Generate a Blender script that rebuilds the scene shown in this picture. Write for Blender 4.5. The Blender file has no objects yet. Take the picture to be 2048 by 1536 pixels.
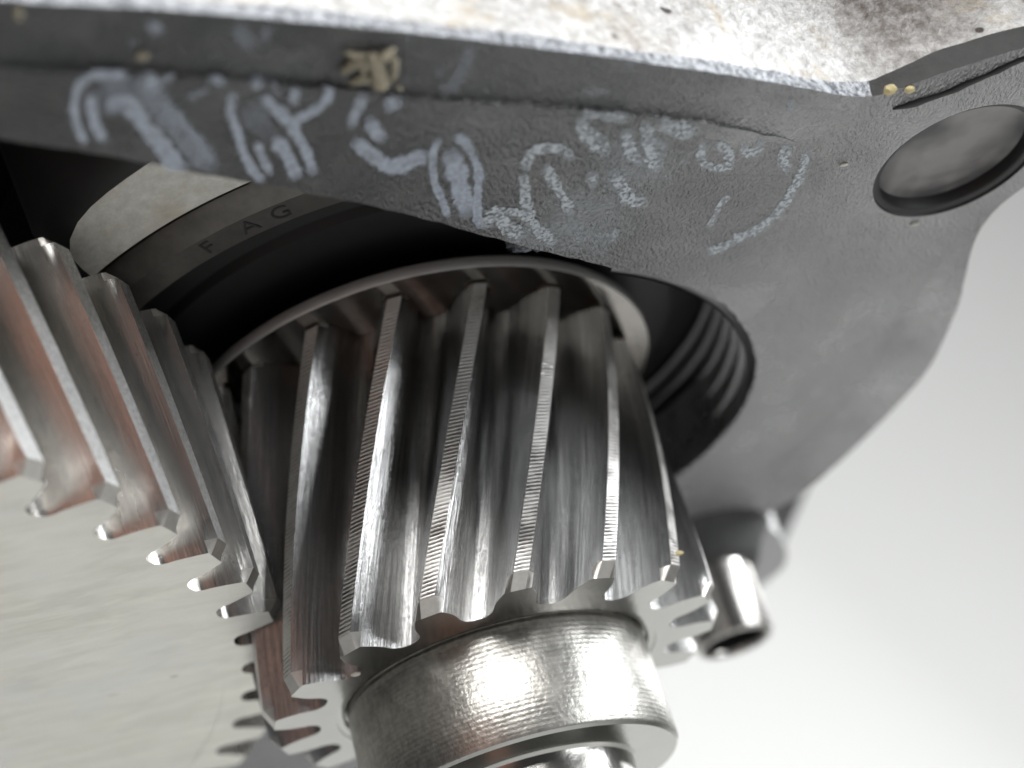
import bpy, bmesh, math, random
from math import sin, cos, pi, radians, sqrt, atan2, tan, acos
from mathutils import Vector, Matrix, noise
from mathutils.geometry import delaunay_2d_cdt, interpolate_bezier

# ------------------------------------------------------------------ frame
# one unit of the drawings below is 16 mm (the tip radius of the small gear);
# its axis is world Z, the lower face of its teeth lies near z = 0
S = 0.016
sc = bpy.context.scene
COL = sc.collection
random.seed(7)

F = 3491.2873                                   # focal length in pixels of a 2048 wide picture
RC = Matrix(((0.0550762717, 0.9628178610, -0.2644775432),
             (-0.4990448247, -0.2028784682, -0.8424930898),
             (-0.8648241828, 0.1783875275, 0.4693154833)))
CAM = Vector((7.03753546, -1.00720174, -2.48231297))

cam_d = bpy.data.cameras.new('camera')
cam = bpy.data.objects.new('camera', cam_d)
COL.objects.link(cam)
cam.matrix_world = Matrix.Translation(CAM * S) @ Matrix((RC[0], -RC[1], -RC[2])).transposed().to_4x4()
cam_d.sensor_width = 36.0
cam_d.lens = F / 2048 * 36.0
cam_d.clip_start = 0.005
cam_d.clip_end = 20
cam_d.dof.use_dof = True
cam_d.dof.focus_distance = 6.55 * S
cam_d.dof.aperture_fstop = 26.0
cam_d.dof.aperture_blades = 0
sc.camera = cam

# ------------------------------------------------------------------ light
w = bpy.data.worlds.new('World')
sc.world = w
w.use_nodes = True
w.node_tree.nodes['Background'].inputs[0].default_value = (0.92, 0.96, 1.0, 1)
w.node_tree.nodes['Background'].inputs[1].default_value = 0.07


def area(name, direction, dist, sx, sy, power, col, target=(0, 0, 0.4)):
    d = bpy.data.lights.new(name, 'AREA')
    d.shape = 'RECTANGLE'
    d.size, d.size_y = sx * S, sy * S
    d.energy = power
    d.color = col
    o = bpy.data.objects.new(name, d)
    COL.objects.link(o)
    v = Vector(direction).normalized()
    o.location = (Vector(target) + v * dist) * S
    o.rotation_euler = v.to_track_quat('Z', 'Y').to_euler()
    return o


area('softbox_front', (0.87, -0.10, 0.50), 22, 15, 15, 2.7, (1.0, 0.99, 0.975))
area('softbox_side', (0.28, 0.93, 0.30), 22, 7, 14, 2.0, (0.96, 0.98, 1.0))
area('softbox_low', (0.62, 0.78, -0.10), 20, 7, 6, 0.30, (0.96, 0.98, 1.0))
area('softbox_back', (-0.55, 0.75, 0.40), 26, 14, 12, 0.65, (0.98, 0.99, 1.0))
area('backdrop_fill', (1, 0, 0.02), 21, 40, 14, 1.2, (1.0, 1.0, 0.985), target=(-26, 5, -15))  # added unseen light, brightens the low backdrop that paint and gear face reflect
area('warm_reflection_fill', (0.82, -0.44, -0.25), 15, 6, 9, 0.025, (1.0, 0.50, 0.36))  # added for the orange reflections on the teeth; no such lamp stands there

sc.view_settings.view_transform = 'Standard'
sc.view_settings.look = 'None'
sc.view_settings.exposure = 0.0
sc.view_settings.gamma = 1.0
sc.cycles.use_denoising = True
sc.cycles.max_bounces = 10
sc.cycles.glossy_bounces = 6
sc.cycles.sample_clamp_indirect = 6.0


# ------------------------------------------------------------------ helpers
def at(x, y, z):
    """point of the plane at height z that the photograph shows at pixel x, y"""
    d = RC.transposed() @ Vector(((x - 1024) / F, (y - 768) / F, 1.0))
    return CAM + d * ((z - CAM.z) / d.z)


def obj(name, verts, faces, mats, parent=None, smooth=True, angle=35, mi=None, attr=None, loc=None):
    me = bpy.data.meshes.new(name)
    me.from_pydata([Vector(v) * S for v in verts], [], faces)
    for m in (mats if isinstance(mats, (list, tuple)) else [mats]):
        me.materials.append(m)
    if mi:
        me.polygons.foreach_set('material_index', mi)
    if attr:
        for an, vals in attr.items():
            a = me.attributes.new(an, 'FLOAT_VECTOR', 'POINT')
            a.data.foreach_set('vector', [c for v in vals for c in v])
    if smooth:
        me.polygons.foreach_set('use_smooth', [True] * len(faces))
        me.set_sharp_from_angle(angle=radians(angle))
    me.update()
    o = bpy.data.objects.new(name, me)
    COL.objects.link(o)
    if parent:
        o.parent = parent
    if loc:
        o.location = Vector(loc) * S
    return o


def thing(name, label, cat, loc=(0, 0, 0), group=None):
    o = bpy.data.objects.new(name, None)
    o.empty_display_size = 0.005
    COL.objects.link(o)
    o.location = Vector(loc) * S
    o['label'] = label
    o['category'] = cat
    if group:
        o['group'] = group
    return o


def tag(o, label, cat, group=None):
    o['label'] = label
    o['category'] = cat
    if group:
        o['group'] = group
    return o


def lathe(profile, n=96, a0=0.0, a1=2 * pi, c=(0, 0)):
    """surface of revolution about a vertical line; profile is a list of (r, z)"""
    full = abs(a1 - a0 - 2 * pi) < 1e-6
    k = n if full else n + 1
    V, Fc = [], []
    for i in range(k):
        a = a0 + (a1 - a0) * i / n
        for r, z in profile:
            V.append((c[0] + r * cos(a), c[1] + r * sin(a), z))
    m = len(profile)
    for i in range(n):
        j = (i + 1) % k
        for p in range(m - 1):
            Fc.append((i * m + p, j * m + p, j * m + p + 1, i * m + p + 1))
    return V, Fc


def smooth_line(P, step=0.05, closed=False):
    """Catmull-Rom through P, resampled"""
    P = [Vector(p) for p in P]
    n = len(P)
    out = []
    rng = range(n if closed else n - 1)
    for i in rng:
        p1, p2 = P[i], P[(i + 1) % n]
        p0 = P[i - 1] if (closed or i > 0) else p1 * 2 - p2
        p3 = P[(i + 2) % n] if (closed or i + 2 < n) else p2 * 2 - p1
        k = max(1, int((p2 - p1).length / step))
        for j in range(k):
            t = j / k
            out.append(0.5 * ((2 * p1) + (p2 - p0) * t + (2 * p0 - 5 * p1 + 4 * p2 - p3) * t * t
                              + (3 * p1 - p0 - 3 * p2 + p3) * t ** 3))
    if not closed:
        out.append(P[-1].copy())
    return out


# ------------------------------------------------------------------ materials
class NT:
    def __init__(self, name):
        self.m = bpy.data.materials.new(name)
        self.m.use_nodes = True
        self.t = self.m.node_tree
        self.b = self.t.nodes['Principled BSDF']

    def n(self, kind, **kw):
        x = self.t.nodes.new(kind)
        for k, v in kw.items():
            if k.startswith('i_'):
                x.inputs[k[2:].replace('_', ' ')].default_value = v
            else:
                setattr(x, k, v)
        return x

    def l(self, a, b):
        self.t.links.new(a, b)

    def coord(self, scale=(1, 1, 1), attr=None, rnd=False, rot=(0, 0, 0)):
        if attr:
            src = self.n('ShaderNodeAttribute', attribute_name=attr).outputs['Vector']
            k = 1.0
        else:
            src = self.n('ShaderNodeTexCoord').outputs['Object']
            k = 1.0 / S
        if rnd:
            oi = self.n('ShaderNodeObjectInfo')
            mul = self.n('ShaderNodeMath', operation='MULTIPLY')
            mul.inputs[1].default_value = 37.0 / k
            self.l(oi.outputs['Random'], mul.inputs[0])
            ad = self.n('ShaderNodeVectorMath', operation='ADD')
            self.l(src, ad.inputs[0])
            self.l(mul.outputs[0], ad.inputs[1])
            src = ad.outputs[0]
        mp = self.n('ShaderNodeMapping')
        mp.inputs['Scale'].default_value = [s * k for s in scale]
        mp.inputs['Rotation'].default_value = rot
        self.l(src, mp.inputs['Vector'])
        return mp.outputs[0]

    def noise(self, vec, scale, detail=3.0, rough=0.6, dist=0.0):
        x = self.n('ShaderNodeTexNoise')
        x.inputs['Scale'].default_value = scale
        x.inputs['Detail'].default_value = detail
        x.inputs['Roughness'].default_value = rough
        x.inputs['Distortion'].default_value = dist
        self.l(vec, x.inputs['Vector'])
        return x.outputs['Fac']

    def ramp(self, fac, stops):
        x = self.n('ShaderNodeValToRGB')
        while len(x.color_ramp.elements) < len(stops):
            x.color_ramp.elements.new(0.5)
        for e, (p, c) in zip(x.color_ramp.elements, stops):
            e.position = p
            e.color = (c, c, c, 1) if isinstance(c, (int, float)) else (*c, 1)
        self.l(fac, x.inputs[0])
        return x.outputs[0]

    def mix(self, fac, a, b, mode='MIX'):
        x = self.n('ShaderNodeMix', data_type='RGBA', blend_type=mode)
        for sock, v in ((x.inputs[0], fac), (x.inputs[6], a), (x.inputs[7], b)):
            if isinstance(v, (int, float)):
                sock.default_value = v
            elif isinstance(v, tuple):
                sock.default_value = (*v, 1)
            else:
                self.l(v, sock)
        return x.outputs[2]

    def math(self, op, a, b=0.0, clamp=False):
        x = self.n('ShaderNodeMath', operation=op, use_clamp=clamp)
        for i, v in enumerate((a, b)):
            if isinstance(v, (int, float)):
                x.inputs[i].default_value = v
            else:
                self.l(v, x.inputs[i])
        return x.outputs[0]

    def set(self, **kw):
        names = dict(col='Base Color', metal='Metallic', rough='Roughness', spec='Specular IOR Level',
                     ior='IOR', alpha='Alpha', coat='Coat Weight', aniso='Anisotropic')
        for k, v in kw.items():
            s = self.b.inputs[names[k]]
            if isinstance(v, (int, float)):
                s.default_value = v
            elif isinstance(v, tuple):
                s.default_value = (*v, 1)
            else:
                self.l(v, s)
        return self

    def bump(self, h, strength, dist, prev=None):
        x = self.n('ShaderNodeBump')
        x.inputs['Strength'].default_value = strength
        x.inputs['Distance'].default_value = dist * S
        self.l(h, x.inputs['Height'])
        if prev is not None:
            self.l(prev, x.inputs['Normal'])
        self.l(x.outputs[0], self.b.inputs['Normal'])
        return x.outputs[0]


def flank_mat(name, tint, dark, r0, r1, streak=0.6, attr='flow'):
    """ground steel with streaks running along the tooth"""
    m = NT(name)
    v = m.coord((1, 1, 1), attr, rnd=True)
    mp = m.n('ShaderNodeMapping')
    mp.inputs['Scale'].default_value = (90, 2.0, 1)
    m.l(v, mp.inputs['Vector'])
    s1 = m.noise(mp.outputs[0], 1.0, 5, 0.7)
    mp2 = m.n('ShaderNodeMapping')
    mp2.inputs['Scale'].default_value = (9, 3.0, 1)
    m.l(v, mp2.inputs['Vector'])
    s2 = m.noise(mp2.outputs[0], 1.0, 4, 0.65)
    sp = m.noise(v, 55.0, 2, 0.5)
    spots = m.ramp(sp, [(0.0, 1), (0.26, 1), (0.31, 0)])
    c = m.mix(m.ramp(s1, [(0.30, 0), (0.72, 1)]), dark, tint)
    c = m.mix(m.math('MULTIPLY', m.ramp(s2, [(0.42, 0), (0.66, 1)]), 0.55), c, dark)
    c = m.mix(m.math('MULTIPLY', spots, 0.5), c, (0.10, 0.09, 0.08))
    m.set(col=c, metal=1.0, rough=m.ramp(s2, [(0.3, r0), (0.75, r1)]))
    m.bump(s1, streak, 0.010)
    return m.m


M = {}
M['flank'] = flank_mat('ground_steel', (0.68, 0.68, 0.67), (0.27, 0.27, 0.27), 0.13, 0.26, 0.42)
M['gear_flank'] = flank_mat('bright_steel', (0.72, 0.70, 0.67), (0.52, 0.50, 0.47), 0.17, 0.30, 0.22)

m = NT('ridged_tip_steel')                      # tip lands with fine turning ridges
v = m.coord((1, 1, 1), 'flow')
wv = m.n('ShaderNodeTexWave', wave_type='BANDS', bands_direction='Y', wave_profile='SIN')
wv.inputs['Scale'].default_value = 2 * pi / 0.0150 / 20 * 0.95
wv.inputs['Distortion'].default_value = 1.5
wv.inputs['Detail'].default_value = 3.0
wv.inputs['Detail Scale'].default_value = 2.5
worn = m.noise(m.coord((1, 1, 1), None, rnd=True), 7.0, 4, 0.65)
m.l(v, wv.inputs['Vector'])
rid = m.math('ADD', wv.outputs['Fac'], m.math('MULTIPLY', m.ramp(worn, [(0.40, 0), (0.66, 1)]), 0.7), True)
m.set(col=m.mix(m.ramp(rid, [(0.1, 0), (0.6, 1)]), (0.20, 0.185, 0.175), (0.64, 0.63, 0.61)),
      metal=1.0, rough=m.ramp(worn, [(0.35, 0.30), (0.65, 0.44)]))
m.bump(rid, 0.7, 0.006)
M['ridged'] = m.m

m = NT('worn_tip_steel')                        # tip lands of the large gear: rough, sparkling
v = m.coord((1, 1, 1), None, rnd=True)
nz = m.noise(v, 70.0, 4, 0.7)
m.set(col=m.mix(m.ramp(nz, [(0.35, 0), (0.65, 1)]), (0.56, 0.56, 0.55), (0.88, 0.88, 0.86)), metal=1.0, rough=0.33)
m.bump(nz, 0.6, 0.012)
M['worn_tip'] = m.m

m = NT('turned_face_steel')                     # end faces
gp = m.n('ShaderNodeNewGeometry').outputs['Position']


def wcoord(scale):
    mp = m.n('ShaderNodeMapping')
    mp.inputs['Scale'].default_value = [k / S for k in scale]
    m.l(gp, mp.inputs['Vector'])
    return mp.outputs[0]


n1 = m.noise(wcoord((1, 1, 1)), 2.0, 4, 0.6)
n2 = m.noise(wcoord((9, 2.4, 1)), 1.0, 5, 0.65, 0.6)
n3 = m.noise(wcoord((1, 0.6, 1)), 5.0, 3, 0.6)
dc_ = m.n('ShaderNodeVectorMath', operation='DISTANCE')
m.l(wcoord((1, 1, 0)), dc_.inputs[0])
dc_.inputs[1].default_value = (0.04295, -3.8785, 0)
ring = m.n('ShaderNodeTexNoise', noise_dimensions='1D')
ring.inputs['Scale'].default_value = 40.0
ring.inputs['Detail'].default_value = 3.0
m.l(dc_.outputs['Value'], ring.inputs['W'])
sp = m.noise(wcoord((1.6, 1, 1)), 8.0, 1, 0.4)
c = m.mix(m.ramp(n2, [(0.38, 0), (0.66, 1)]), (0.48, 0.465, 0.42), (0.575, 0.56, 0.51))
c = m.mix(m.math('MULTIPLY', m.ramp(n1, [(0.45, 0), (0.65, 1)]), 0.5), c, (0.57, 0.57, 0.56))
c = m.mix(m.math('MULTIPLY', m.ramp(n3, [(0.56, 0), (0.68, 1)]), 0.35), c, (0.42, 0.415, 0.39))
c = m.mix(m.math('MULTIPLY', m.ramp(sp, [(0.0, 1), (0.17, 1), (0.23, 0)]), 0.6), c, (0.20, 0.18, 0.16))
m.set(col=c, metal=0.85, rough=m.ramp(n1, [(0.3, 0.36), (0.7, 0.50)]))
b1 = m.bump(n2, 0.12, 0.01)
m.bump(ring.outputs['Fac'], 0.10, 0.004, b1)
M['face'] = m.m

m = NT('ground_end_steel')                       # end face of the small gear, smooth and oily
n1 = m.noise(m.coord((1, 1, 1)), 3.0, 4, 0.6)
n2 = m.noise(m.coord((1, 1, 1)), 26.0, 3, 0.6)
m.set(col=m.mix(n1, (0.30, 0.295, 0.28), (0.46, 0.455, 0.43)), metal=1.0, rough=m.ramp(n1, [(0.3, 0.16), (0.7, 0.26)]))
m.bump(n2, 0.12, 0.01)
M['pin_face'] = m.m

m = NT('chamfer_steel')
nz = m.noise(m.coord((1, 1, 1), None, rnd=True), 30.0, 4, 0.65)
m.set(col=m.mix(nz, (0.40, 0.385, 0.36), (0.62, 0.60, 0.57)), metal=1.0, rough=0.36)
m.bump(nz, 0.25, 0.008)
M['chamfer'] = m.m

m = NT('journal_steel')                         # bearing seat: pebbled, with rows of fine turning marks
tc = m.n('ShaderNodeTexCoord')
mp = m.n('ShaderNodeMapping')
mp.inputs['Scale'].default_value = [1 / S] * 3
m.l(tc.outputs['Object'], mp.inputs['Vector'])
v = mp.outputs[0]
n1 = m.noise(m.coord((1, 1, 0.8)), 42.0, 3, 0.6)
n2 = m.noise(m.coord((1, 1, 1.5)), 6.0, 3, 0.6)
wv = m.n('ShaderNodeTexWave', wave_type='BANDS', bands_direction='Z', wave_profile='SIN')
wv.inputs['Scale'].default_value = 2 * pi / 0.020 / 20
wv.inputs['Distortion'].default_value = 1.0
wv.inputs['Detail'].default_value = 1.0
wv.inputs['Detail Scale'].default_value = 4.0
m.l(v, wv.inputs['Vector'])
c = m.mix(m.ramp(n1, [(0.3, 0), (0.7, 1)]), (0.27, 0.265, 0.245), (0.43, 0.42, 0.395))
c = m.mix(m.math('MULTIPLY', m.ramp(n2, [(0.45, 0), (0.7, 1)]), 0.4), c, (0.35, 0.335, 0.31))
m.set(col=c, metal=1.0, rough=m.ramp(n2, [(0.3, 0.31), (0.7, 0.40)]))
b1 = m.bump(n1, 0.24, 0.009)
m.bump(wv.outputs['Fac'], 0.09, 0.004, b1)
M['journal'] = m.m

m = NT('dark_oiled_steel')
nz = m.noise(m.coord((1, 1, 1)), 12.0, 4, 0.65)
m.set(col=m.mix(nz, (0.06, 0.056, 0.052), (0.17, 0.155, 0.145)), metal=1.0, rough=0.40)
m.bump(nz, 0.25, 0.01)
M['oiled'] = m.m

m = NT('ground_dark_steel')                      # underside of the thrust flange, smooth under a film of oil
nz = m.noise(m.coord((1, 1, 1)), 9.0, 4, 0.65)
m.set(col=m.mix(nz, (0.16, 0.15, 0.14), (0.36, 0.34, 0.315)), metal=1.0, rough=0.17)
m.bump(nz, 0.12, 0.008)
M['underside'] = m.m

m = NT('bearing_steel')
nz = m.noise(m.coord((3, 3, 3)), 4.0, 4, 0.65)
m.set(col=m.mix(nz, (0.06, 0.056, 0.053), (0.14, 0.13, 0.12)), metal=0.7, rough=0.45)
m.bump(nz, 0.2, 0.01)
M['bearing'] = m.m

m = NT('flange_steel')
nz = m.noise(m.coord((8, 8, 30)), 1.0, 4, 0.65)
m.set(col=m.mix(nz, (0.44, 0.435, 0.43), (0.66, 0.655, 0.645)), metal=0.5, rough=0.5)
m.bump(nz, 0.2, 0.01)
M['flange'] = m.m

m = NT('black_paint')                           # wrinkled satin black
v = m.coord((1, 1, 1))
wr = m.noise(m.coord((1.0, 1.6, 1.0), rot=(0, 0, 0.5)), 46.0, 3, 0.55)
big = m.noise(v, 1.3, 4, 0.6)
dust = m.noise(v, 5.0, 5, 0.7)
c = m.mix(m.ramp(dust, [(0.42, 0), (0.72, 1)]), (0.017, 0.019, 0.021), (0.046, 0.047, 0.046))
m.set(col=c, metal=0.0, rough=m.ramp(big, [(0.3, 0.24), (0.7, 0.34)]), ior=2.8)
# specular level rises from left to right across the paint, varied by broad noise
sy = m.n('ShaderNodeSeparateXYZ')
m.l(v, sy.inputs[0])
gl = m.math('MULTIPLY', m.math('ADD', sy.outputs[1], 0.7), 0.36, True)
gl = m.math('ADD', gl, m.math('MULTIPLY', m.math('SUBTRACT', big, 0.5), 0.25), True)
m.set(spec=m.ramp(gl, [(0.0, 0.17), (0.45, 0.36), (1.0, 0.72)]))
area_w = m.ramp(big, [(0.35, 0.35), (0.65, 1.0)])
m.bump(m.math('MULTIPLY', wr, area_w), 0.9, 0.036)
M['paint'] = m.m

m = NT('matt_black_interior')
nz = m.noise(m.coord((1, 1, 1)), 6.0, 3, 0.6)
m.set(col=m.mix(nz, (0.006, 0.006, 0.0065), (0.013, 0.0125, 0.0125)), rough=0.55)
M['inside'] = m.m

m = NT('matt_black_edge')
nz = m.noise(m.coord((1, 1, 1)), 20.0, 4, 0.65)
m.set(col=m.mix(nz, (0.018, 0.018, 0.019), (0.045, 0.045, 0.044)), rough=0.7)
m.bump(nz, 0.5, 0.015)
M['edge'] = m.m

m = NT('black_grooved_bore')
m.set(col=(0.014, 0.014, 0.016), rough=0.40, metal=0.0, ior=2.6)
M['bore'] = m.m

m = NT('cast_aluminium')                        # weathered casting with brown stains and pits
v = m.coord((1, 1, 1))
n1 = m.noise(v, 3.2, 6, 0.72)
n2 = m.noise(v, 22.0, 4, 0.7)
n3 = m.noise(v, 1.5, 4, 0.6, 0.6)
pit = m.noise(v, 11.0, 1, 0.4)
c = m.mix(m.ramp(n2, [(0.34, 0), (0.62, 1)]), (0.33, 0.325, 0.315), (0.58, 0.58, 0.575))
c = m.mix(m.ramp(n1, [(0.54, 0), (0.66, 0.75)]), c, (0.40, 0.34, 0.25))
c = m.mix(m.ramp(n3, [(0.58, 0), (0.74, 0.85)]), c, (0.16, 0.125, 0.10))
c0 = at(1800, 40, 1.35) - Vector((0, 0, 1.0))
dv = m.n('ShaderNodeVectorMath', operation='DISTANCE')
m.l(v, dv.inputs[0])
dv.inputs[1].default_value = c0
dd = m.math('ADD', dv.outputs['Value'], m.math('MULTIPLY', m.math('SUBTRACT', n1, 0.5), 0.55))
c = m.mix(m.math('MULTIPLY', m.ramp(dd, [(0.12, 0.95), (0.40, 0)]), m.ramp(n2, [(0.3, 1), (0.75, 0.5)])), c, (0.085, 0.066, 0.055))
c1 = at(1272, 30, 1.16) - Vector((0, 0, 1.0))
d1 = m.n('ShaderNodeVectorMath', operation='DISTANCE')
m.l(v, d1.inputs[0])
d1.inputs[1].default_value = c1
e1 = m.math('ADD', d1.outputs['Value'], m.math('MULTIPLY', m.math('SUBTRACT', n1, 0.5), 0.5))
c = m.mix(m.math('MULTIPLY', m.ramp(e1, [(0.03, 0.85), (0.16, 0)]), m.ramp(n2, [(0.35, 1), (0.7, 0.3)])), c, (0.20, 0.145, 0.09))
c = m.mix(m.ramp(pit, [(0.0, 1), (0.21, 1), (0.25, 0)]), c, (0.06, 0.05, 0.045))
m.set(col=c, metal=0.25, rough=0.55)
b1 = m.bump(n2, 0.7, 0.03)
M['alu'] = m.m

m = NT('inner_casting')
v = m.coord((1, 1, 1))
n1 = m.noise(v, 2.5, 5, 0.65)
n2 = m.noise(v, 18.0, 4, 0.7)
c = m.mix(m.ramp(n2, [(0.3, 0), (0.7, 1)]), (0.46, 0.45, 0.41), (0.62, 0.61, 0.57))
c = m.mix(m.ramp(n1, [(0.48, 0), (0.66, 0.6)]), c, (0.42, 0.35, 0.25))
m.set(col=c, metal=0.2, rough=0.55)
m.bump(n2, 0.25, 0.02)
M['alu_in'] = m.m

m = NT('peened_edge')                           # bare silvery corner of the flange
v = m.coord((1, 1, 1))
n1 = m.noise(v, 40.0, 3, 0.7)
c = m.mix(m.ramp(n1, [(0.38, 0), (0.58, 1)]), (0.10, 0.108, 0.12), (0.44, 0.46, 0.49))
m.set(col=c, metal=0.5, rough=0.4)
m.bump(n1, 0.9, 0.03)
M['peened'] = m.m

m = NT('bore_metal')
v = m.coord((1, 1, 1))
n1 = m.noise(v, 2.6, 3, 0.5)
c = m.mix(m.ramp(n1, [(0.4, 0), (0.62, 1)]), (0.07, 0.067, 0.069), (0.17, 0.163, 0.162))
m.set(col=c, metal=0.75, rough=m.ramp(n1, [(0.35, 0.5), (0.6, 0.3)]))
m.bump(n1, 0.35, 0.05)
M['hole'] = m.m

m = NT('sleeve_steel')
nz = m.noise(m.coord((6, 6, 1)), 3.0, 3, 0.6)
m.set(col=m.mix(nz, (0.36, 0.34, 0.32), (0.60, 0.585, 0.56)), metal=1.0, rough=0.26)
M['sleeve'] = m.m

m = NT('white_sheet')
nz = m.noise(m.coord((1, 1, 1)), 0.06, 2, 0.5)
m.set(col=m.mix(nz, (0.66, 0.665, 0.655), (0.70, 0.705, 0.695)), rough=0.8)
M['sheet'] = m.m

m = NT('straw_debris')
nz = m.noise(m.coord((1, 1, 1), None, rnd=True), 25.0, 3, 0.6)
m.set(col=m.mix(nz, (0.13, 0.115, 0.085), (0.34, 0.31, 0.23)), rough=0.8)
M['straw'] = m.m
m = NT('yellow_crumb')
m.set(col=(0.42, 0.36, 0.19), rough=0.6)
M['yellow'] = m.m
m = NT('pale_grit')
m.set(col=(0.52, 0.50, 0.45), rough=0.7)
M['grit'] = m.m


def chalk_mat(name, colr, a, rough_edge):
    """worn chalky paint: 'stroke' = (across -1..1, along, strength)"""
    m = NT(name)
    at_ = m.n('ShaderNodeAttribute', attribute_name='stroke')
    sx = m.n('ShaderNodeSeparateXYZ')
    m.l(at_.outputs['Vector'], sx.inputs[0])
    ed = m.math('ABSOLUTE', sx.outputs[0])
    v = m.coord((1, 1, 1))
    n1 = m.noise(v, 34.0, 4, 0.7)
    n2 = m.noise(v, 60.0, 3, 0.6)
    n3 = m.noise(v, 12.0, 3, 0.6)
    e = m.math('SUBTRACT', 1.0, ed)
    e = m.math('ADD', e, m.math('MULTIPLY', m.math('SUBTRACT', n1, 0.5), rough_edge))
    f = m.ramp(e, [(0.05, 0), (0.30, 1)])
    g = m.ramp(n2, [(0.36, 0.7), (0.60, 1)] if rough_edge < 1 else [(0.37, 0.12), (0.56, 1)])
    h = m.ramp(n3, [(0.28, 0.6), (0.50, 1)])
    f = m.math('MULTIPLY', m.math('MULTIPLY', f, g), m.math('MULTIPLY', h, sx.outputs[2]), True)
    m.set(col=m.mix(n1, tuple(c * 0.8 for c in colr), colr), rough=0.8, alpha=m.math('MULTIPLY', f, a))
    return m.m


M['chalk'] = chalk_mat('chalk_paint', (0.38, 0.42, 0.49), 0.95, 0.95)
M['chalk_rough'] = chalk_mat('chalk_on_wrinkles', (0.47, 0.51, 0.55), 0.95, 2.2)

# ------------------------------------------------------------------ backdrop
prof = [(-26, 60)]
for i in range(13):
    a = i / 12 * pi / 2
    prof.append((-26 + 10 - 10 * cos(a), -20 + 10 - 10 * sin(a)))
prof.append((60, -20))
V, Fc = [], []
for (x, z) in prof:
    V += [(x, -70, z), (x, 70, z)]
for i in range(len(prof) - 1):
    Fc.append((2 * i, 2 * i + 1, 2 * i + 3, 2 * i + 2))
o = obj('backdrop', V, Fc, M['sheet'], angle=60)
o['kind'] = 'structure'
o['label'] = 'plain white backdrop sheet behind the gearbox'

# ------------------------------------------------------------------ gears
AL = radians(21.0)


def inv(a):
    return tan(a) - a


def tooth_profile(N, rp, ra, rf, thin=0.02, nfl=8, nfil=5):
    """half profile of one tooth sector as (r, angle) from gap centre to tip centre"""
    rb = rp * cos(AL)
    psi_p = pi / (2 * N) * (1 - thin)

    def psi(r):
        a = acos(min(1.0, rb / r)) if r > rb else 0.0
        return psi_p + inv(AL) - inv(a)
    half = pi / N
    r_start = max(rb * 1.002, rf + (rp - rf) * 0.45)
    pts = []
    ps = psi(r_start)
    # root: quarter-ellipse from gap centre (angle -half) to the start of the flank
    for i in range(nfil + 1):
        t = i / nfil * pi / 2
        ang = half - (half - ps) * sin(t) ** 0.9 if t > 0 else half
        r = rf + (r_start - rf) * (1 - cos(t)) ** 1.15
        pts.append((r, -ang))
    for i in range(1, nfl + 1):
        r = r_start + (ra - r_start) * i / nfl
        pts.append((r, -psi(r)))
    return pts


def gear_tooth(name, N, rp, ra, rf, ch, z0, z1, twist, rin, mats, ck=1.0, ch_top=0.06, nz=14, thin=0.02):
    """one tooth sector: z0 = lower end face, twist = radians per unit of z (0 at z0+ch)"""
    h = tooth_profile(N, rp, ra - 0.0, rf, thin)
    # make sure a profile point sits where the chamfer starts
    rc = ra - ch * ck
    prof = []
    for i, (r, a) in enumerate(h):
        if prof and prof[-1][0] < rc - 1e-4 < r - 2e-4:
            r0, a_0 = prof[-1]
            t = (rc - r0) / (r - r0)
            prof.append((rc, a_0 + (a - a_0) * t))
        prof.append((r, a))
    tip_a = prof[-1][1]
    full = prof + [(ra, tip_a / 3), (ra, -tip_a / 3)] + [(r, -a) for r, a in reversed(prof)]
    n = len(full)
    arc = [0.0]
    for i in range(1, n):
        (r0, a_0), (r1, a_1) = full[i - 1], full[i]
        arc.append(arc[-1] + sqrt((r1 - r0) ** 2 + (r0 * (a_1 - a_0)) ** 2))
    rows = [(z0, ch * ck)] + [(z0 + ch + (z1 - ch_top - z0 - ch) * i / nz, 0) for i in range(nz + 1)] + [(z1, ch_top * ck)]
    V, Fc, MI, FL = [], [], [], []
    for z, cut in rows:
        tw = twist * (z - z0 - ch)
        for (r, a), s in zip(full, arc):
            rr = min(r, ra - cut)
            V.append((rr * cos(a + tw), rr * sin(a + tw), z))
            FL.append((s, z, 0))
    lo, hi = len(prof) - 1, n - len(prof)
    ci = next(i for i, (r, a) in enumerate(prof) if r >= rc - 1e-6)
    for k in range(len(rows) - 1):
        for i in range(n - 1):
            Fc.append((k * n + i, k * n + i + 1, (k + 1) * n + i + 1, (k + 1) * n + i))
            land = lo <= i < hi
            chm = (k == 0 or k == len(rows) - 2) and ci <= i < n - 1 - ci
            MI.append(3 if chm else (1 if land else 0))
    # end faces
    for k, flip in ((0, False), (len(rows) - 1, True)):
        base = len(V)
        z = rows[k][0]
        tw = twist * (z - z0 - ch)
        for i, (r, a) in enumerate(full):
            V.append((rin * cos(a + tw), rin * sin(a + tw), z))
            FL.append((arc[i], z, 0))
        # own copy of the rim so that the face stays flat-shaded
        for i in range(n - 1):
            q = (base + i, base + i + 1, k * n + i + 1, k * n + i)
            Fc.append(q[::-1] if flip else q)
            MI.append(2)
    return V, Fc, MI, FL


def sector_copies(o, n, parent, step, start):
    for k in range(n):
        c = o if k == 0 else o.copy()
        if k:
            COL.objects.link(c)
        c.parent = parent
        c.rotation_euler = (0, 0, start + step * k)


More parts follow.
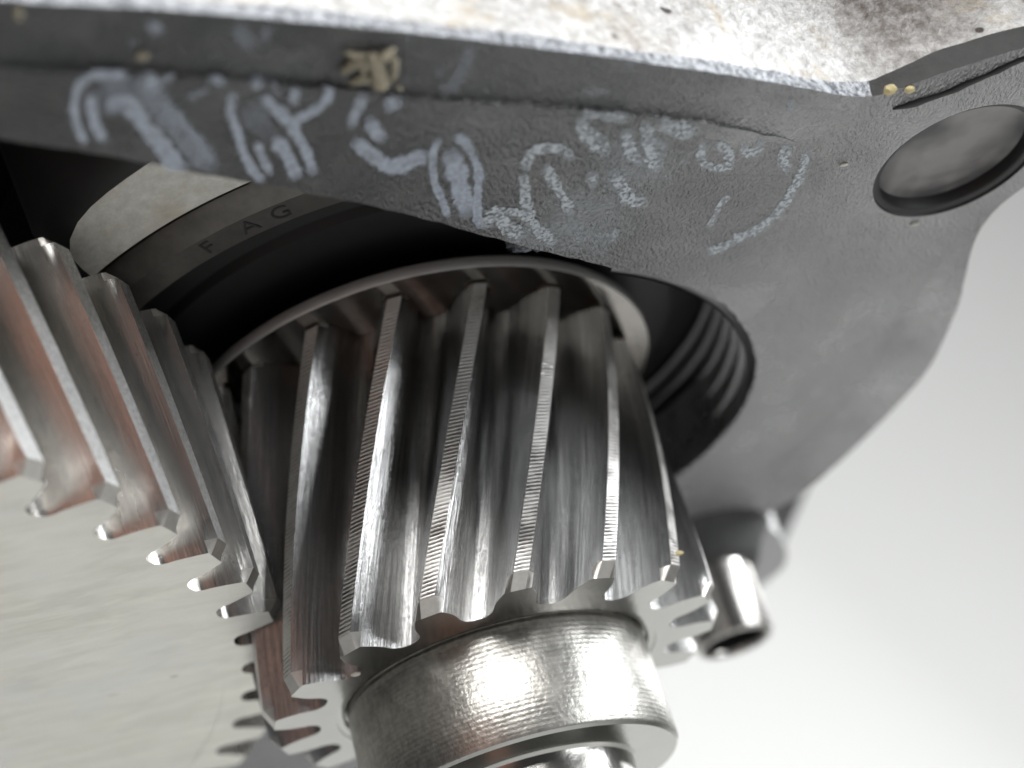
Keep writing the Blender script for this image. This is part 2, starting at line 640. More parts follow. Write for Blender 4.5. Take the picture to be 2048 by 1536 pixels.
# small gear (pinion) on its shaft
N1, ST1 = 17, 2 * pi / 17
PH1 = -0.66801 - 0.04 * ST1
TW = 0.56505 / 1.3171
RP1, MOD = 0.9033, 0.1063
H1 = 1.3171
CH = 0.055
pin = thing('pinion_shaft', 'small helical gear with a round shaft end, meshing beside the large gear', 'gear shaft')
V, Fc, MI, FL = gear_tooth('tooth', N1, RP1, 1.0, RP1 - 1.28 * MOD, CH, -CH, H1, TW, 0.70,
                           None, ck=0.75, ch_top=0.01, nz=16, thin=0.10)
o = obj('tooth', V, Fc, [M['flank'], M['ridged'], M['pin_face'], M['chamfer']], mi=MI, attr={'flow': FL}, angle=28)
sector_copies(o, N1, pin, ST1, PH1)
V, Fc = lathe([(0.705, -CH + 0.003), (0.672, -CH + 0.001), (0.664, -CH + 0.006), (0.660, -CH + 0.022), (0.650, -CH + 0.024)], 128)
obj('relief_groove', V, Fc, M['pin_face'], pin, angle=50)
V, Fc = lathe([(0.640, -CH + 0.03), (0.648, -CH + 0.006), (0.652, -CH - 0.01), (0.655, -0.30), (0.657, -0.500), (0.650, -0.514)], 128)
obj('bearing_seat', V, Fc, M['journal'], pin, angle=50)
V, Fc = lathe([(0.650, -0.514), (0.640, -0.526), (0.47, -0.528), (0.455, -0.54), (0.45, -0.60), (0.45, -1.25), (0.38, -1.29),
               (0.0, -1.29)], 128)
obj('shaft_end', V, Fc, M['pin_face'], pin, angle=30)
RF, TF = 1.1024, 0.0647
V, Fc = lathe([(RF - 0.004, H1 + 0.004), (RF, H1 + 0.010), (RF, H1 + TF - 0.010), (RF - 0.010, H1 + TF), (0.55, H1 + TF)], 160)
fl = obj('thrust_flange', V, Fc, M['flange'], pin, angle=60)
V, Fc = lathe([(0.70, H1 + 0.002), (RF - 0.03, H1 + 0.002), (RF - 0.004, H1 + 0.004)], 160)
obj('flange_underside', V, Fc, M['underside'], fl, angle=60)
V, Fc = lathe([(0.60, H1 + TF), (0.60, 2.6)], 64)
obj('upper_shaft', V, Fc, M['oiled'], pin)

# large gear
N2, ST2 = 56, 0.11512
ST2 = 2 * pi / 56
C2 = (0.04295, -3.8785)
Z2 = 0.2833
PH2 = 0.93479 - 0.065 * ST2
TW2 = -TW * RP1 / 2.975
RP2, RA2, RF2 = 2.975, 3.0734, 2.8450
CH2 = 0.046
big = thing('ring_gear', 'large helical gear with a flat grey face, meshing with the small one', 'gear', (C2[0], C2[1], 0))
V, Fc, MI, FL = gear_tooth('tooth', N2, RP2, RA2, RF2, CH2, Z2, 1.33, TW2, 2.76, None, ck=1.0, ch_top=0.03, nz=10, thin=0.08)
o = obj('tooth', V, Fc, [M['gear_flank'], M['worn_tip'], M['face'], M['chamfer']], mi=MI, attr={'flow': FL}, angle=28)
sector_copies(o, N2, big, ST2, PH2 + ST2 / 2)
V, Fc = lathe([(0.0, Z2 + 0.0015), (2.0, Z2 + 0.0015), (2.765, Z2 + 0.0015)], 224)
o = obj('gear_face', V, [f[::-1] for f in Fc], M['face'], big)
V, Fc = lathe([(2.765, 1.3285), (1.2, 1.3285), (1.2, 1.6)], 128)
obj('upper_face', V, Fc, M['oiled'], big)

# ------------------------------------------------------------------ housing
ZP = 1.0
house = thing('gearbox_housing', 'black painted gearbox flange with bare aluminium casting above it', 'gearbox housing', (0, 0, ZP))


def hobj(name, verts, faces, mats, **kw):
    return obj(name, [Vector(v) - Vector((0, 0, ZP)) for v in verts], faces, mats, parent=house, **kw)


top_px = [(-420, -60), (-200, -25), (0, 0), (300, 17), (600, 43), (900, 74), (1200, 112), (1400, 141), (1520, 160), (1620, 178),
          (1690, 191), (1745, 193), (1800, 176), (1900, 141), (1990, 112), (2060, 92), (2160, 70)]
join = [Vector((2.52, 2.62, ZP)), Vector((2.36, 2.86, ZP)), Vector((2.05, 2.96, ZP)), Vector((1.62, 2.86, ZP))]
top = smooth_line([at(x, y, ZP) for x, y in top_px] + join, 0.03)
# beyond the frame on the right, round the bolt boss and back along the far edge
bc, bR = Vector((1.645, 2.072)), 0.348
far_px = [(2075, 392), (2030, 425), (1985, 465), (1955, 505), (1938, 550), (1905, 640), (1858, 735), (1790, 815), (1705, 900), (1625, 972),
          (1568, 1020), (1543, 1048), (1545, 1072), (1570, 1098), (1582, 1128), (1572, 1160), (1535, 1190), (1480, 1245), (1410, 1305), (1330, 1342),
          (1235, 1372)]
far_line = [at(x, y, ZP - 0.070).xy.to_3d() + Vector((0, 0, ZP)) for x, y in far_px]
far_tail = [Vector((-5.2, 0.6, ZP)), Vector((-5.4, -2.0, ZP)), Vector((-5.2, -5.0, ZP))]
far = smooth_line(far_line + far_tail, 0.04)
outer = top + far + [Vector((-5.0, -9.0, ZP)), Vector((3.0, -9.0, ZP)), Vector((3.9, -5.0, ZP))]

# inward offset of the far edge: a wide rounded-off border slopes away along it
def offset_line(P, dist, ref):
    out = []
    for i, p in enumerate(P):
        t = (P[min(i + 1, len(P) - 1)] - P[max(i - 1, 0)]).normalized()
        nrm = Vector((-t.y, t.x, 0))
        d = dist(i, p) if callable(dist) else dist
        q = p + nrm * d
        out.append(q)
    return out


open_px = [(-420, 215), (-200, 248), (0, 280), (150, 300), (300, 328), (420, 350), (520, 369), (640, 391), (740, 411), (880, 446), (1000, 480), (1100, 506),
           (1200, 530), (1320, 558), (1395, 583), (1445, 606), (1482, 645), (1504, 690), (1512, 735), (1502, 780), (1472, 838),
           (1425, 892), (1385, 928), (1345, 957)]
near_open = smooth_line([at(x, y, ZP) for x, y in open_px], 0.035)
aE = atan2(near_open[-1].y, near_open[-1].x)
rE = near_open[-1].xy.length
bore_far = [Vector((cos(a) * (rE + (1.5 - rE) * min(1, i / 6)), sin(a) * (rE + (1.5 - rE) * min(1, i / 6)), ZP))
            for i, a in [(i, aE + i * (radians(232) - aE) / 24) for i in range(1, 25)]]
rb2 = 3.42
s_ang = atan2(bore_far[-1].y - C2[1], bore_far[-1].x - C2[0])
e_pt = near_open[0]
e_ang = atan2(e_pt.y - C2[1], e_pt.x - C2[0])
big_far = []
for i in range(1, 40):
    t = i / 40
    a = s_ang + (e_ang + 2 * pi - s_ang) * t
    r = rb2 + (Vector((e_pt.x - C2[0], e_pt.y - C2[1])).length - rb2) * max(0, (t - 0.8) / 0.2)
    big_far.append(Vector((C2[0] + r * cos(a), C2[1] + r * sin(a), ZP)))
opening = near_open + bore_far + big_far

# slightly irregular edges: the paint chips along the opening
def rough_loop(P, amp, freq):
    out = []
    for p in P:
        d = noise.noise_vector(p * freq) * amp
        out.append(Vector((p.x + d.x, p.y + d.y, p.z)))
    return out


opening = rough_loop(opening, 0.010, 14)
bolt = [Vector((bc.x + bR * cos(2 * pi * i / 64), bc.y + bR * sin(2 * pi * i / 64), ZP)) for i in range(64)]
SL0 = len(top) + 8
outer_r = rough_loop(outer, 0.004, 18)
nt, nf = len(top), len(far)
far_outer = outer_r[nt:nt + nf]


def border(i, p):
    # width of the sloping border along the far edge (wide beside the bore)
    return 0.015 + 0.22 * max(0.0, min(1.0, (1.25 - p.x) / 0.9)) * max(0.0, min(1.0, (p.x + 1.45) / 0.5))


far_inner = offset_line(far_outer, lambda i, p: border(i, p), None)
if (far_inner[10].xy - bc).length > (far_outer[10].xy - bc).length and (far_inner[60].xy.length > far_outer[60].xy.length):
    far_inner = offset_line(far_outer, lambda i, p: -border(i, p), None)
far_inner[0], far_inner[-1] = far_outer[0], far_outer[-1]
loop_in = outer_r[:nt] + far_inner + outer_r[nt + nf:]


def fill(loops):
    vs, es = [], []
    for L in loops:
        b = len(vs)
        vs += [Vector((p.x, p.y)) for p in L]
        es += [(b + i, b + (i + 1) % len(L)) for i in range(len(L))]
    r = delaunay_2d_cdt(vs, es, [], 0, 1e-6)

    def inside(x, y, L):
        c = False
        for i in range(len(L)):
            p, q = L[i], L[i - 1]
            if (p.y > y) != (q.y > y) and x < (q.x - p.x) * (y - p.y) / (q.y - p.y) + p.x:
                c = not c
        return c
    T = []
    for f in r[2]:
        cx = sum(r[0][i].x for i in f) / 3
        cy = sum(r[0][i].y for i in f) / 3
        if inside(cx, cy, loops[0]) and not any(inside(cx, cy, L) for L in loops[1:]):
            T.append(tuple(f))
    return [(p.x, p.y) for p in r[0]], T


P2, T2 = fill([loop_in, opening, bolt])
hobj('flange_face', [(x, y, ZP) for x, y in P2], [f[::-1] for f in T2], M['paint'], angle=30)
# sloping border and outer side wall
V, Fc = [], []
rows = []
for t, dz in ((0, 0), (0.25, -0.008), (0.55, -0.030), (1.0, -0.070)):
    rows.append([a.lerp(b, t) + Vector((0, 0, dz * min(1.0, max(0.0, (a - b).length - 0.016) / 0.15))) for a, b in zip(far_inner, far_outer)])
rows.append([p + Vector((0, 0, 0.30)) for p in far_outer])
rows.append([p + Vector((0, 0, 0.9)) for p in far_outer])
for r in rows:
    V += r
for k in range(len(rows) - 1):
    for i in range(nf - 1):
        Fc.append((k * nf + i, k * nf + i + 1, (k + 1) * nf + i + 1, (k + 1) * nf + i))
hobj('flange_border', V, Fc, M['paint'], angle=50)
# rim of the opening: a small rounded lip and its wall
V, Fc = [], []
no = len(opening)
cen = opening
lips = []
inn = offset_line(opening + opening[:1], -0.012, None)[:no]
t0 = (opening[20] - opening[19]).normalized()
lips = [opening, [p + Vector((0, 0, 0.004)) for p in inn], [p + Vector((0, 0, 0.02)) for p in offset_line(opening + opening[:1], -0.018, None)[:no]],
        [p + Vector((0, 0, 0.36)) for p in offset_line(opening + opening[:1], -0.018, None)[:no]]]
if True:
    # the wall has to lie on the inner side of the opening
    c_op = Vector((0.0, 0.0, ZP))
    if (lips[1][60] - c_op).length > (opening[60] - c_op).length:
        pass
for L in lips:
    V += L
for k in range(3):
    for i in range(no):
        j = (i + 1) % no
        Fc.append((k * no + i, k * no + j, (k + 1) * no + j, (k + 1) * no + i))
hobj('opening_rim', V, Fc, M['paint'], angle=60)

# the inner field of the flange stands a little proud of the outer border; its step is the dark line above the writing
cre_px = [(-420, 75), (-200, 102), (0, 127), (300, 141), (600, 163), (830, 188), (1000, 199), (1160, 214), (1300, 228), (1400, 240), (1500, 259), (1570, 278), (1598, 288)]
cre = smooth_line([at(x, y, ZP) for x, y in cre_px], 0.04)


def resample(P, n):
    L = [0.0]
    for a, b in zip(P, P[1:]):
        L.append(L[-1] + (b - a).length)
    out, j = [], 0
    for i in range(n):
        s = L[-1] * i / (n - 1)
        while j < len(L) - 2 and L[j + 1] < s:
            j += 1
        t = (s - L[j]) / max(1e-9, L[j + 1] - L[j])
        out.append(P[j].lerp(P[j + 1], t))
    return out


nr = 150
rc_ = resample(cre, nr)
FW, FH = 0.30, 0.024
nin = []
for i in range(nr):
    t = (rc_[min(i + 1, nr - 1)] - rc_[max(i - 1, 0)]).normalized()
    nin.append(Vector((t.y, -t.x, 0)) if t.y < 0 else Vector((-t.y, t.x, 0)))
    if nin[-1].x > 0:
        nin[-1] = -nin[-1]


def step_h(i):
    return FH * max(0.0, min(1.0, (nr - 1 - i) / 26.0)) * (0.8 + 0.3 * noise.noise(rc_[i] * 5))


def field(p):
    """height of the proud field at a point of the flange"""
    i = min(range(nr), key=lambda k: (rc_[k].x - p.x) ** 2 + (rc_[k].y - p.y) ** 2)
    d = (Vector((p.x, p.y, ZP)) - rc_[i]).dot(nin[i])
    return step_h(i) * max(0.0, 1 - d / FW) if d > 0 else 0.0


V, Fc = [], []
ds = [0.0, 0.0, 0.012, 0.1, 0.2, FW, FW + 0.02]
for i in range(nr):
    hgt = step_h(i)
    c = rc_[i] + nin[i] * (noise.noise(rc_[i] * 9) * 0.008 + noise.noise(rc_[i] * 30) * 0.004)
    for k, d in enumerate(ds):
        z = 0.004 if k == 0 else (-(hgt * (1 - d / FW)) if k < 5 else (0.0005 if k == 5 else 0.004))
        V.append(c + nin[i] * d + Vector((0, 0, z)))
m_ = len(ds)
for i in range(nr - 1):
    for k in range(m_ - 1):
        Fc.append((m_ * i + k, m_ * i + m_ + k, m_ * i + m_ + 1 + k, m_ * i + 1 + k))
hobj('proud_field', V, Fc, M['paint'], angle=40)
groove_path = smooth_line([at(x, y, ZP - 0.002) for x, y in [(1786, 218), (1815, 210), (1850, 199), (1890, 186), (1935, 166), (1975, 150), (2020, 128), (2080, 104)]], 0.03)  # groove in the edge, built as a black tube that gives its dark line
GROOVE = True
# round recess in the boss: dark rim, shallow wall, grey floor
V, Fc = lathe([(bR, ZP), (bR - 0.004, ZP + 0.012), (bR - 0.030, ZP + 0.016), (bR - 0.036, ZP + 0.024), (bR - 0.038, ZP + 0.085)], 72, c=bc)
hobj('recess_rim', V, Fc, M['inside'], angle=50)
V, Fc = lathe([(bR - 0.037, ZP + 0.070), (bR - 0.06, ZP + 0.082), (bR - 0.14, ZP + 0.088), (0.0, ZP + 0.09)], 72, c=bc)
hobj('recess_floor', V, Fc, M['hole'], angle=60)

# outer casting wall above the flange
n_top = nt
V, Fc = [], []
zs = [0.0, 0.018, 0.036, 0.056, 0.13, 0.17, 0.22, 0.29, 0.37, 0.46, 0.56, 0.68, 0.82, 1.0, 1.25, 1.6]
wall = outer_r[:nt]
cor = at(1745, 193, ZP)
nrm = []
for i, p in enumerate(wall):
    t = (wall[min(i + 2, nt - 1)] - wall[max(i - 2, 0)]).normalized()
    nn = Vector((-t.y, t.x, 0))
    nrm.append(-nn)
right_i = min(range(nt), key=lambda i: (wall[i] - at(1752, 192, ZP)).length)
for k, dz in enumerate(zs):
    for i, p in enumerate(wall):
        dcor = (p - cor).length
        lean = -0.10 * dz + 0.16 * dz * max(0, 1 - dcor / 0.5)
        h_ = dz * (1 + 0.75 * max(0.0, min(1.0, (i - right_i) / 9.0))) if 0 < k < 4 else dz
        q = p + Vector((0, 0, h_)) + nrm[i] * lean
        if k > 1:
            amp = min(1.0, dz / 0.15)
            q += nrm[i] * amp * (0.05 * noise.noise(q * 2.2) + 0.022 * noise.noise(q * 6.0) + 0.006 * noise.noise(q * 25))
        V.append(q)
MI = []
for k in range(len(zs) - 1):
    for i in range(nt - 1):
        Fc.append((k * nt + i, (k + 1) * nt + i, (k + 1) * nt + i + 1, k * nt + i + 1))
        MI.append((2 if i >= right_i else 1) if k < 3 else 0)
hobj('casting_wall', V, Fc, [M['alu'], M['peened'], M['edge']], mi=MI, angle=60)

# inside: casting roof with the bearing seat cut out, dark beyond it
ZC = 1.50
roof_px = [(200, 565), (140, 512), (155, 445), (215, 385), (295, 328)]
roof_loop = [at(x, y, ZC) for x, y in roof_px]
roof_loop = smooth_line(roof_loop, 0.08) + [Vector((2.3, -0.3, ZC)), Vector((2.1, 1.0, ZC))]
R0 = 1.80
a_s, a_e = radians(25), radians(-88)
roof_loop += [Vector((R0 * cos(a_s + (a_e - a_s) * i / 50), R0 * sin(a_s + (a_e - a_s) * i / 50), ZC)) for i in range(51)]
P2, T2 = fill([roof_loop])
hobj('roof_land', [(x, y, ZC) for x, y in P2], [f[::-1] for f in T2], M['alu_in'])
V, Fc = [], []
k = len(smooth_line([at(x, y, ZC) for x, y in roof_px], 0.08))
L = roof_loop[:k]
for dz, off in ((0, 0), (0.02, 0.05), (0.10, 0.12), (0.6, 0.20)):
    for p in L:
        V.append(p + Vector((off * 0.3, -off, dz)))
for r in range(3):
    for i in range(k - 1):
        Fc.append((r * k + i, r * k + i + 1, (r + 1) * k + i + 1, (r + 1) * k + i))
hobj('roof_shade_edge', V, Fc, M['inside'], angle=70)  # black edge added where the left end of the roof lies in shade
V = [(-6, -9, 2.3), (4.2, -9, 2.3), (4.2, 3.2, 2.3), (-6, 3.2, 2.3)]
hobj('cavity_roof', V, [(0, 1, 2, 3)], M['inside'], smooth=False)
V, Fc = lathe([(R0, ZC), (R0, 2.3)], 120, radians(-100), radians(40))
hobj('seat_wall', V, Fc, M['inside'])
# grooved bore wall on the right of the small gear
pr = []
for i in range(81):
    z = 1.02 + 0.58 * i / 80
    ph = (z - 1.135) / 0.108
    g = 0.5 + 0.5 * cos(2 * pi * ph)
    pr.append((1.55 - 0.075 * g ** 1.3, z))
pr += [(1.52, 1.62)]
V, Fc = lathe(pr, 120, radians(28), radians(235))
hobj('grooved_bore', V, Fc, M['bore'], angle=80)
V, Fc = lathe([(1.56, 1.62), (1.9, 1.63), (1.95, 2.3)], 90, radians(20), radians(240))
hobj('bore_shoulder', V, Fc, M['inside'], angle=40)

# ------------------------------------------------------------------ bearing round the upper shaft
brg = thing('roller_bearing', 'dark bearing ring with stamped letters, inside the housing above the gears', 'bearing', (0, 0, 1.45))


def bobj(name, verts, faces, mats, **kw):
    return obj(name, [Vector(v) - Vector((0, 0, 1.45)) for v in verts], faces, mats, parent=brg, **kw)


V, Fc = lathe([(1.535, 1.75), (1.535, 1.462), (1.545, 1.452), (1.675, 1.450), (1.688, 1.458), (1.755, 1.490), (1.775, 1.51), (1.775, 1.75)], 160, radians(-140), radians(30))
bobj('outer_race', V, Fc, M['bearing'], angle=25)
V, Fc = lathe([(1.535, 1.60), (1.30, 1.58), (1.28, 1.54), (0.95, 1.54), (0.93, 1.60), (0.60, 1.60)], 128)
bobj('cage', V, Fc, M['inside'], angle=40)
for ch, px, py in (('F', 428, 503), ('A', 512, 466), ('G', 573, 441)):
    p = at(px, py, 1.4485)
    out = Vector((p.x, p.y, 0)).normalized()
    right = out.cross(Vector((0, 0, -1)))
    fc = bpy.data.curves.new('letter_outline', 'FONT')
    fc.body = ch
    fc.align_x = 'CENTER'
    fc.align_y = 'CENTER'
    fc.size = 0.115 * S
    fc.extrude = 0.0006 * S
    tmp = bpy.data.objects.new('letter_outline', fc)
    COL.objects.link(tmp)
    bpy.context.view_layer.update()
    me = bpy.data.meshes.new_from_object(tmp)
    bpy.data.objects.remove(tmp)
    me.materials.clear()
    me.materials.append(M['inside'])
    lo_ = bpy.data.objects.new('stamped_letter', me)
    COL.objects.link(lo_)
    lo_.parent = brg
    mat = Matrix((right, out, Vector((0, 0, -1)))).transposed().to_4x4()
    mat.translation = Vector((out.x * 1.612, out.y * 1.612, 1.4485 - 1.45)) * S
    lo_.matrix_local = mat

# ------------------------------------------------------------------ dowel sleeve
dc = Vector((-1.62, 1.515))
DZ, DR = 0.40, 0.215
V, Fc = lathe([(DR - 0.04, 1.05), (DR - 0.04, DZ + 0.02), (DR - 0.028, DZ), (DR - 0.012, DZ), (DR, DZ + 0.018), (DR, 1.06)], 64, c=(0, 0))
sl = obj('dowel_sleeve', [(x, y, z - ZP) for x, y, z in V], Fc, M['sleeve'], angle=40, loc=(dc.x, dc.y, ZP))
tag(sl, 'hollow bright steel sleeve standing on the black flange behind the small gear', 'dowel sleeve')
V, Fc = lathe([(DR - 0.042, DZ + 0.03), (DR - 0.045, 1.04), (0.0, 1.04)], 48)
obj('sleeve_bore', [(x, y, z - ZP) for x, y, z in V], Fc, M['inside'], parent=sl)

V, Fc = lathe([(0.40, ZP + 0.002), (0.34, ZP - 0.06), (0.285, ZP - 0.17), (0.262, ZP - 0.195), (0.214, ZP - 0.20)], 48, c=dc)
hobj('sleeve_base_shade', V, Fc, M['edge'], angle=60)  # added black boss, puts the shade at the sleeve's base into its colour

# ------------------------------------------------------------------ chalk writing on the flange face
KX = 0.0


def stroke(pts, wpx, mat='chalk', a=1.0, z=None, taper=0.6):
    zz = ZP - 0.0012 if z is None else z
    P = smooth_line([Vector((x, y, 0)) for x, y in pts], 6.0)
    n = len(P)
    V, Fc, A = [], [], []
    s = 0.0
    for i, p in enumerate(P):
        t = (P[min(i + 1, n - 1)] - P[max(i - 1, 0)])
        t = t.normalized() if t.length > 0 else Vector((1, 0, 0))
        nn = Vector((-t.y, t.x, 0))
        e = min(i, n - 1 - i) * 6.0 / max(wpx, 1)
        wl = wpx * 0.5 * (taper + (1 - taper) * min(1.0, e * 2)) * (1 + 0.35 * noise.noise(p * 0.05 + Vector((wpx, 0, 3))) + 0.35 * noise.noise(p * 0.13 + Vector((0, wpx, 7))))
        end = min(1.0, 0.25 + e * 1.5)
        for u in (-1.0, -0.5, 0.0, 0.5, 1.0):
            q = p + nn * wl * u
            g_ = at(q.x, q.y, zz)
            V.append(at(q.x, q.y, zz - field(g_) * 1.04 - (0.004 if field(g_) > 0.012 else 0)))
            A.append((u, i * 0.1, a * end))
    for i in range(n - 1):
        for k in range(4):
            Fc.append((5 * i + k, 5 * i + k + 1, 5 * i + k + 6, 5 * i + k + 5))
    o = hobj('chalk_stroke', V, Fc, M[mat], attr={'stroke': A}, smooth=False)
    return o


ZB = ZP - 0.0010
LAY = [0]


def sk(pts, wpx, mat='chalk', a=1.0, hi=False):
    LAY[0] += 1
    z = (ZB if hi else ZP - 0.0010) - 0.00006 * (LAY[0] % 40)
    stroke(pts, wpx * (1.25 if mat == 'chalk' else 1.15), mat, a, z)


# first sign: two legs joined by an arch
sk([(172, 289), (156, 254), (149, 215), (154, 182), (170, 160), (191, 149), (225, 149), (256, 150)], 17)
sk([(213, 286), (192, 254), (184, 215), (185, 184)], 24)
sk([(205, 222), (244, 205), (270, 224), (295, 258), (322, 289), (345, 322), (380, 338)], 34)
sk([(190, 175), (225, 178), (265, 172), (285, 185)], 46, a=0.45)
sk([(275, 152), (295, 178), (332, 225), (371, 273), (405, 312), (432, 342)], 46, a=0.55)
sk([(285, 150), (306, 168), (316, 190)], 30)
sk([(306, 172), (330, 160), (350, 147)], 12, a=0.7)
sk([(325, 205), (350, 235), (375, 258), (400, 290), (425, 330)], 14, a=0.6)
sk([(132, 246), (140, 238)], 8, a=0.7)
# second sign
sk([(469, 183), (461, 222), (474, 260), (488, 308), (505, 340), (528, 364)], 18)
sk([(500, 162), (530, 165)], 30)
sk([(522, 190), (547, 214), (574, 240), (596, 274), (615, 308), (628, 352)], 22)
sk([(512, 282), (526, 318), (544, 352)], 18)
sk([(547, 270), (576, 316), (597, 360)], 26)
sk([(572, 253), (608, 232), (642, 211), (660, 187), (648, 170)], 19)
sk([(596, 174), (582, 210)], 18)
sk([(418, 152), (452, 168)], 22)
sk([(372, 199), (396, 188), (420, 174)], 10, a=0.45)
sk([(490, 205), (515, 240), (545, 275)], 52, a=0.35)
sk([(540, 150), (560, 195)], 16, a=0.3)
# third sign
sk([(732, 188), (712, 224), (699, 256)], 24)
sk([(704, 280), (735, 303), (770, 330), (793, 333), (827, 320), (860, 305)], 30)
sk([(736, 232), (749, 260), (772, 280)], 30)
sk([(765, 215), (785, 208), (806, 200)], 30)
# fourth sign
sk([(880, 276), (866, 308), (868, 359), (882, 395), (897, 436)], 15)
sk([(898, 296), (912, 342), (923, 384), (938, 436)], 40)
sk([(905, 274), (926, 280), (944, 308), (957, 342), (956, 380), (955, 427), (961, 458)], 18)
# worn signs further right, caught only on the crests of the wrinkled paint
R_ = 'chalk_rough'
sk([(1046, 340), (1066, 306), (1097, 295), (1131, 303), (1146, 322)], 22, R_)
sk([(1046, 345), (1050, 378), (1056, 427), (1074, 457), (1112, 488)], 24, R_)
sk([(1090, 326), (1104, 360), (1125, 393), (1143, 428)], 24, R_)
sk([(965, 455), (994, 424), (1015, 455), (1050, 478)], 30, R_)
sk([(985, 440), (1022, 424), (1056, 436), (1080, 470)], 18, R_)
sk([(1160, 232), (1170, 262), (1193, 282), (1216, 312)], 34, R_)
sk([(1160, 228), (1210, 232), (1262, 236)], 24, R_, 0.7)
sk([(1255, 256), (1261, 301), (1282, 330)], 28, R_)
sk([(1290, 240), (1302, 308), (1318, 344)], 28, R_)
sk([(1180, 342), (1188, 378)], 28, R_)
sk([(1223, 340), (1246, 378), (1264, 398), (1297, 402)], 28, R_)
sk([(1236, 456), (1218, 478)], 26, R_)
sk([(1146, 476), (1166, 480)], 22, R_)
sk([(1312, 246), (1345, 256), (1399, 264)], 36, R_, 0.9)
sk([(1320, 270), (1316, 310), (1300, 345)], 30, R_, 0.6)
sk([(1416, 284), (1403, 306), (1409, 330), (1437, 336), (1461, 328), (1452, 298), (1430, 286)], 20, R_)
sk([(1485, 282), (1492, 304), (1514, 302), (1524, 278)], 22, R_)
sk([(1580, 288), (1566, 318), (1580, 345)], 28, R_)
sk([(1615, 300), (1602, 349), (1586, 378), (1567, 410), (1540, 441), (1505, 464), (1471, 479), (1438, 498), (1410, 503)], 18, R_)
sk([(1461, 388), (1440, 410), (1428, 438), (1416, 456)], 12, R_)
sk([(1360, 330), (1375, 318)], 24, R_, 0.8)
sk([(1010, 480), (1110, 470), (1230, 490)], 60, R_, 0.35)
sk([(1080, 420), (1180, 430), (1280, 440)], 110, R_, 0.35)
sk([(1180, 300), (1260, 330), (1350, 320)], 120, R_, 0.35)
# faint smears on the raised border
sk([(292, 46), (306, 52), (326, 66)], 24, a=0.8, hi=True)
sk([(255, 88), (272, 88)], 24, a=0.35, hi=True)
sk([(478, 40), (485, 72), (513, 98)], 30, a=0.35, hi=True)
sk([(540, 44), (524, 90)], 16, a=0.3, hi=True)
sk([(878, 180), (905, 172), (922, 146), (940, 104), (950, 90)], 26, a=0.28, hi=True)
sk([(868, 150), (890, 135)], 26, a=0.22, hi=True)
sk([(820, 68), (812, 90)], 14, a=0.3, hi=True)
sk([(1254, 108), (1262, 140)], 16, a=0.3, hi=True)
sk([(1584, 196), (1578, 224)], 12, a=0.5, hi=False)
sk([(1160, 180), (1220, 186)], 20, R_, 0.35, hi=True)


# ------------------------------------------------------------------ debris
def lump(c, rx, ry, rz, seed, n=2):
    bm = bmesh.new()
    bmesh.ops.create_icosphere(bm, subdivisions=n, radius=1.0)
    V = [Vector((v.co.x * rx, v.co.y * ry, v.co.z * rz)) * (1 + 0.35 * noise.noise(v.co * 1.7 + Vector((seed, 0, 0)))) + Vector(c) for v in bm.verts]
    Fc = [tuple(v.index for v in f.verts) for f in bm.faces]
    bm.free()
    return V, Fc


def tube(P, r, seed=0, k=6):
    V, Fc = [], []
    n = len(P)
    for i, p in enumerate(P):
        t = (P[min(i + 1, n - 1)] - P[max(i - 1, 0)]).normalized()
        u = t.orthogonal().normalized()
        v_ = t.cross(u)
        rr = r * (1 + 0.5 * noise.noise(p * 20 + Vector((seed, 1, 2)))) * (0.35 if i in (0, n - 1) else 1.0)
        for j in range(k):
            a = 2 * pi * j / k
            V.append(p + (u * cos(a) + v_ * sin(a)) * rr)
    for i in range(n - 1):
        for j in range(k):
            Fc.append((i * k + j, i * k + (j + 1) % k, (i + 1) * k + (j + 1) % k, (i + 1) * k + j))
    Fc.append(tuple(range(k))[::-1])
    Fc.append(tuple(range((n - 1) * k, n * k)))
    return V, Fc


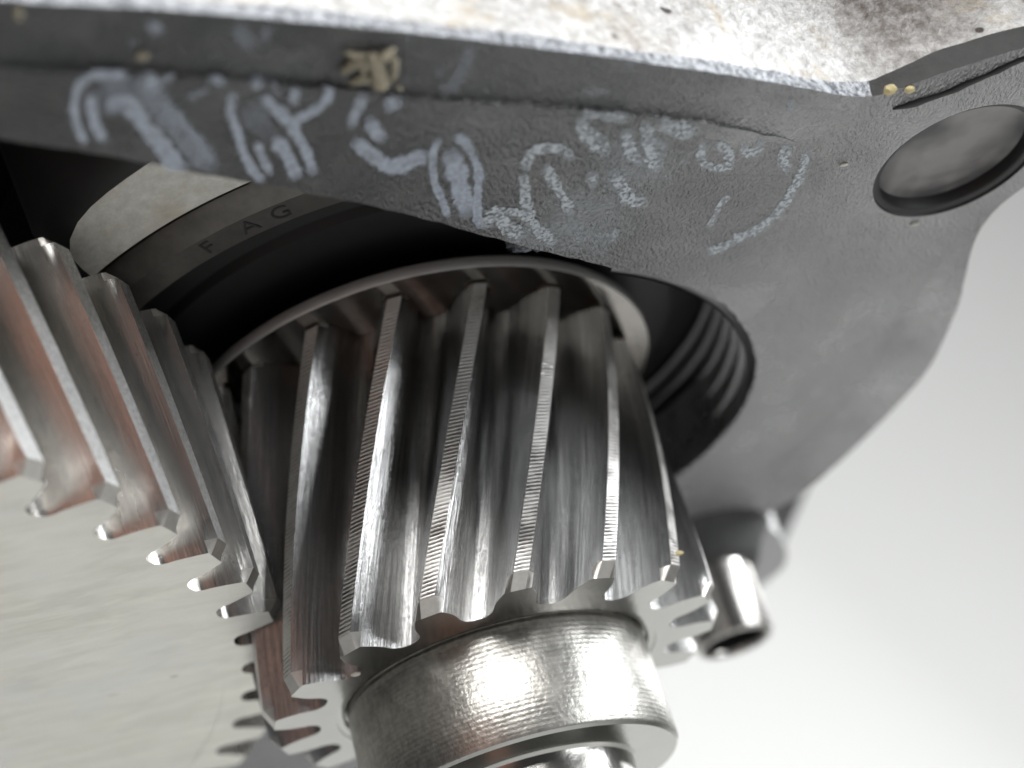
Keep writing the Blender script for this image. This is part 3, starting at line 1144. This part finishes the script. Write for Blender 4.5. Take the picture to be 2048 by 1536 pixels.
V, Fc = [], []
for si, (pts, r) in enumerate([
        ([(684, 148), (700, 130), (722, 122), (735, 138)], 0.022), ([(740, 108), (752, 128), (760, 150), (760, 178)], 0.026),
        ([(790, 98), (772, 112), (758, 128)], 0.018), ([(700, 168), (728, 156), (752, 160)], 0.018),
        ([(762, 180), (756, 158)], 0.02), ([(788, 112), (790, 140), (784, 165)], 0.011), ([(690, 104), (715, 112), (742, 108)], 0.013),
        ([(795, 170), (803, 180)], 0.020), ([(725, 120), (730, 140), (722, 156)], 0.012)]):
    P = smooth_line([at(x, y, ZB - 0.014 - 0.008 * ((si * 7) % 3)) for x, y in pts], 0.02)
    v_, f_ = tube(P, r, si)
    b = len(V)
    V += v_
    Fc += [tuple(i + b for i in f) for f in f_]
o = obj('dried_debris', V, Fc, M['straw'])
tag(o, 'tangle of dried straw coloured debris stuck on the black flange', 'debris')
for (px, py, r, mt, lab, nm) in [
        (1780, 172, 0.023, 'yellow', 'yellow crumb in the corner where the casting meets the flange', 'yellow_crumb'),
        (1819, 171, 0.017, 'yellow', 'small pale crumb lying on the black edge right of the yellow one', 'pale_crumb')]:
    c = at(px, py + 8, ZP - 0.012)
    v_, f_ = lump(c, r, r * 1.1, r * 0.8, px)
    tag(obj(nm, v_, f_, M[mt]), lab, 'crumb')
v_, f_ = lump(at(1830, 449, ZP - 0.004), 0.006, 0.022, 0.005, 3)
tag(obj('grit_speck', v_, f_, M['grit']), 'pale grit speck just below the bolt hole', 'grit')
v_, f_ = lump(at(1688, 330, ZP - 0.004), 0.006, 0.02, 0.005, 5)
tag(obj('grit_speck', v_, f_, M['grit']), 'pale grit speck on the flange left of the bolt hole', 'grit')
v_, f_ = lump(at(285, 113, ZB - 0.004), 0.016, 0.02, 0.008, 8)
tag(obj('grit_speck', v_, f_, M['straw']), 'tan speck above the arch of the first chalk sign', 'grit')
v_, f_ = lump(at(37, 26, ZB - 0.004), 0.03, 0.012, 0.006, 9)
tag(obj('grit_speck', v_, f_, M['straw']), 'tan smear of grit near the upper left end of the flange', 'grit')

v_, f_ = tube(groove_path, 0.014, 4, 8)
hobj('groove_line', v_, f_, M['inside'], angle=60)

a_ = PH1 + 4 * ST1 + TW * 0.06
v_, f_ = lump((1.004 * cos(a_ + 0.02), 1.004 * sin(a_ + 0.02), 0.06), 0.012, 0.022, 0.009, 21)
tag(obj('tan_chip', v_, f_, M['yellow']), 'tiny tan chip clinging to a right hand tooth tip of the small gear', 'chip')
v_, f_ = lump(at(712, 1349, -CH - 0.006), 0.010, 0.020, 0.008, 33)
tag(obj('pale_flake', v_, f_, M['grit']), 'pale flake on the end face of the small gear beside the shaft collar', 'flake')
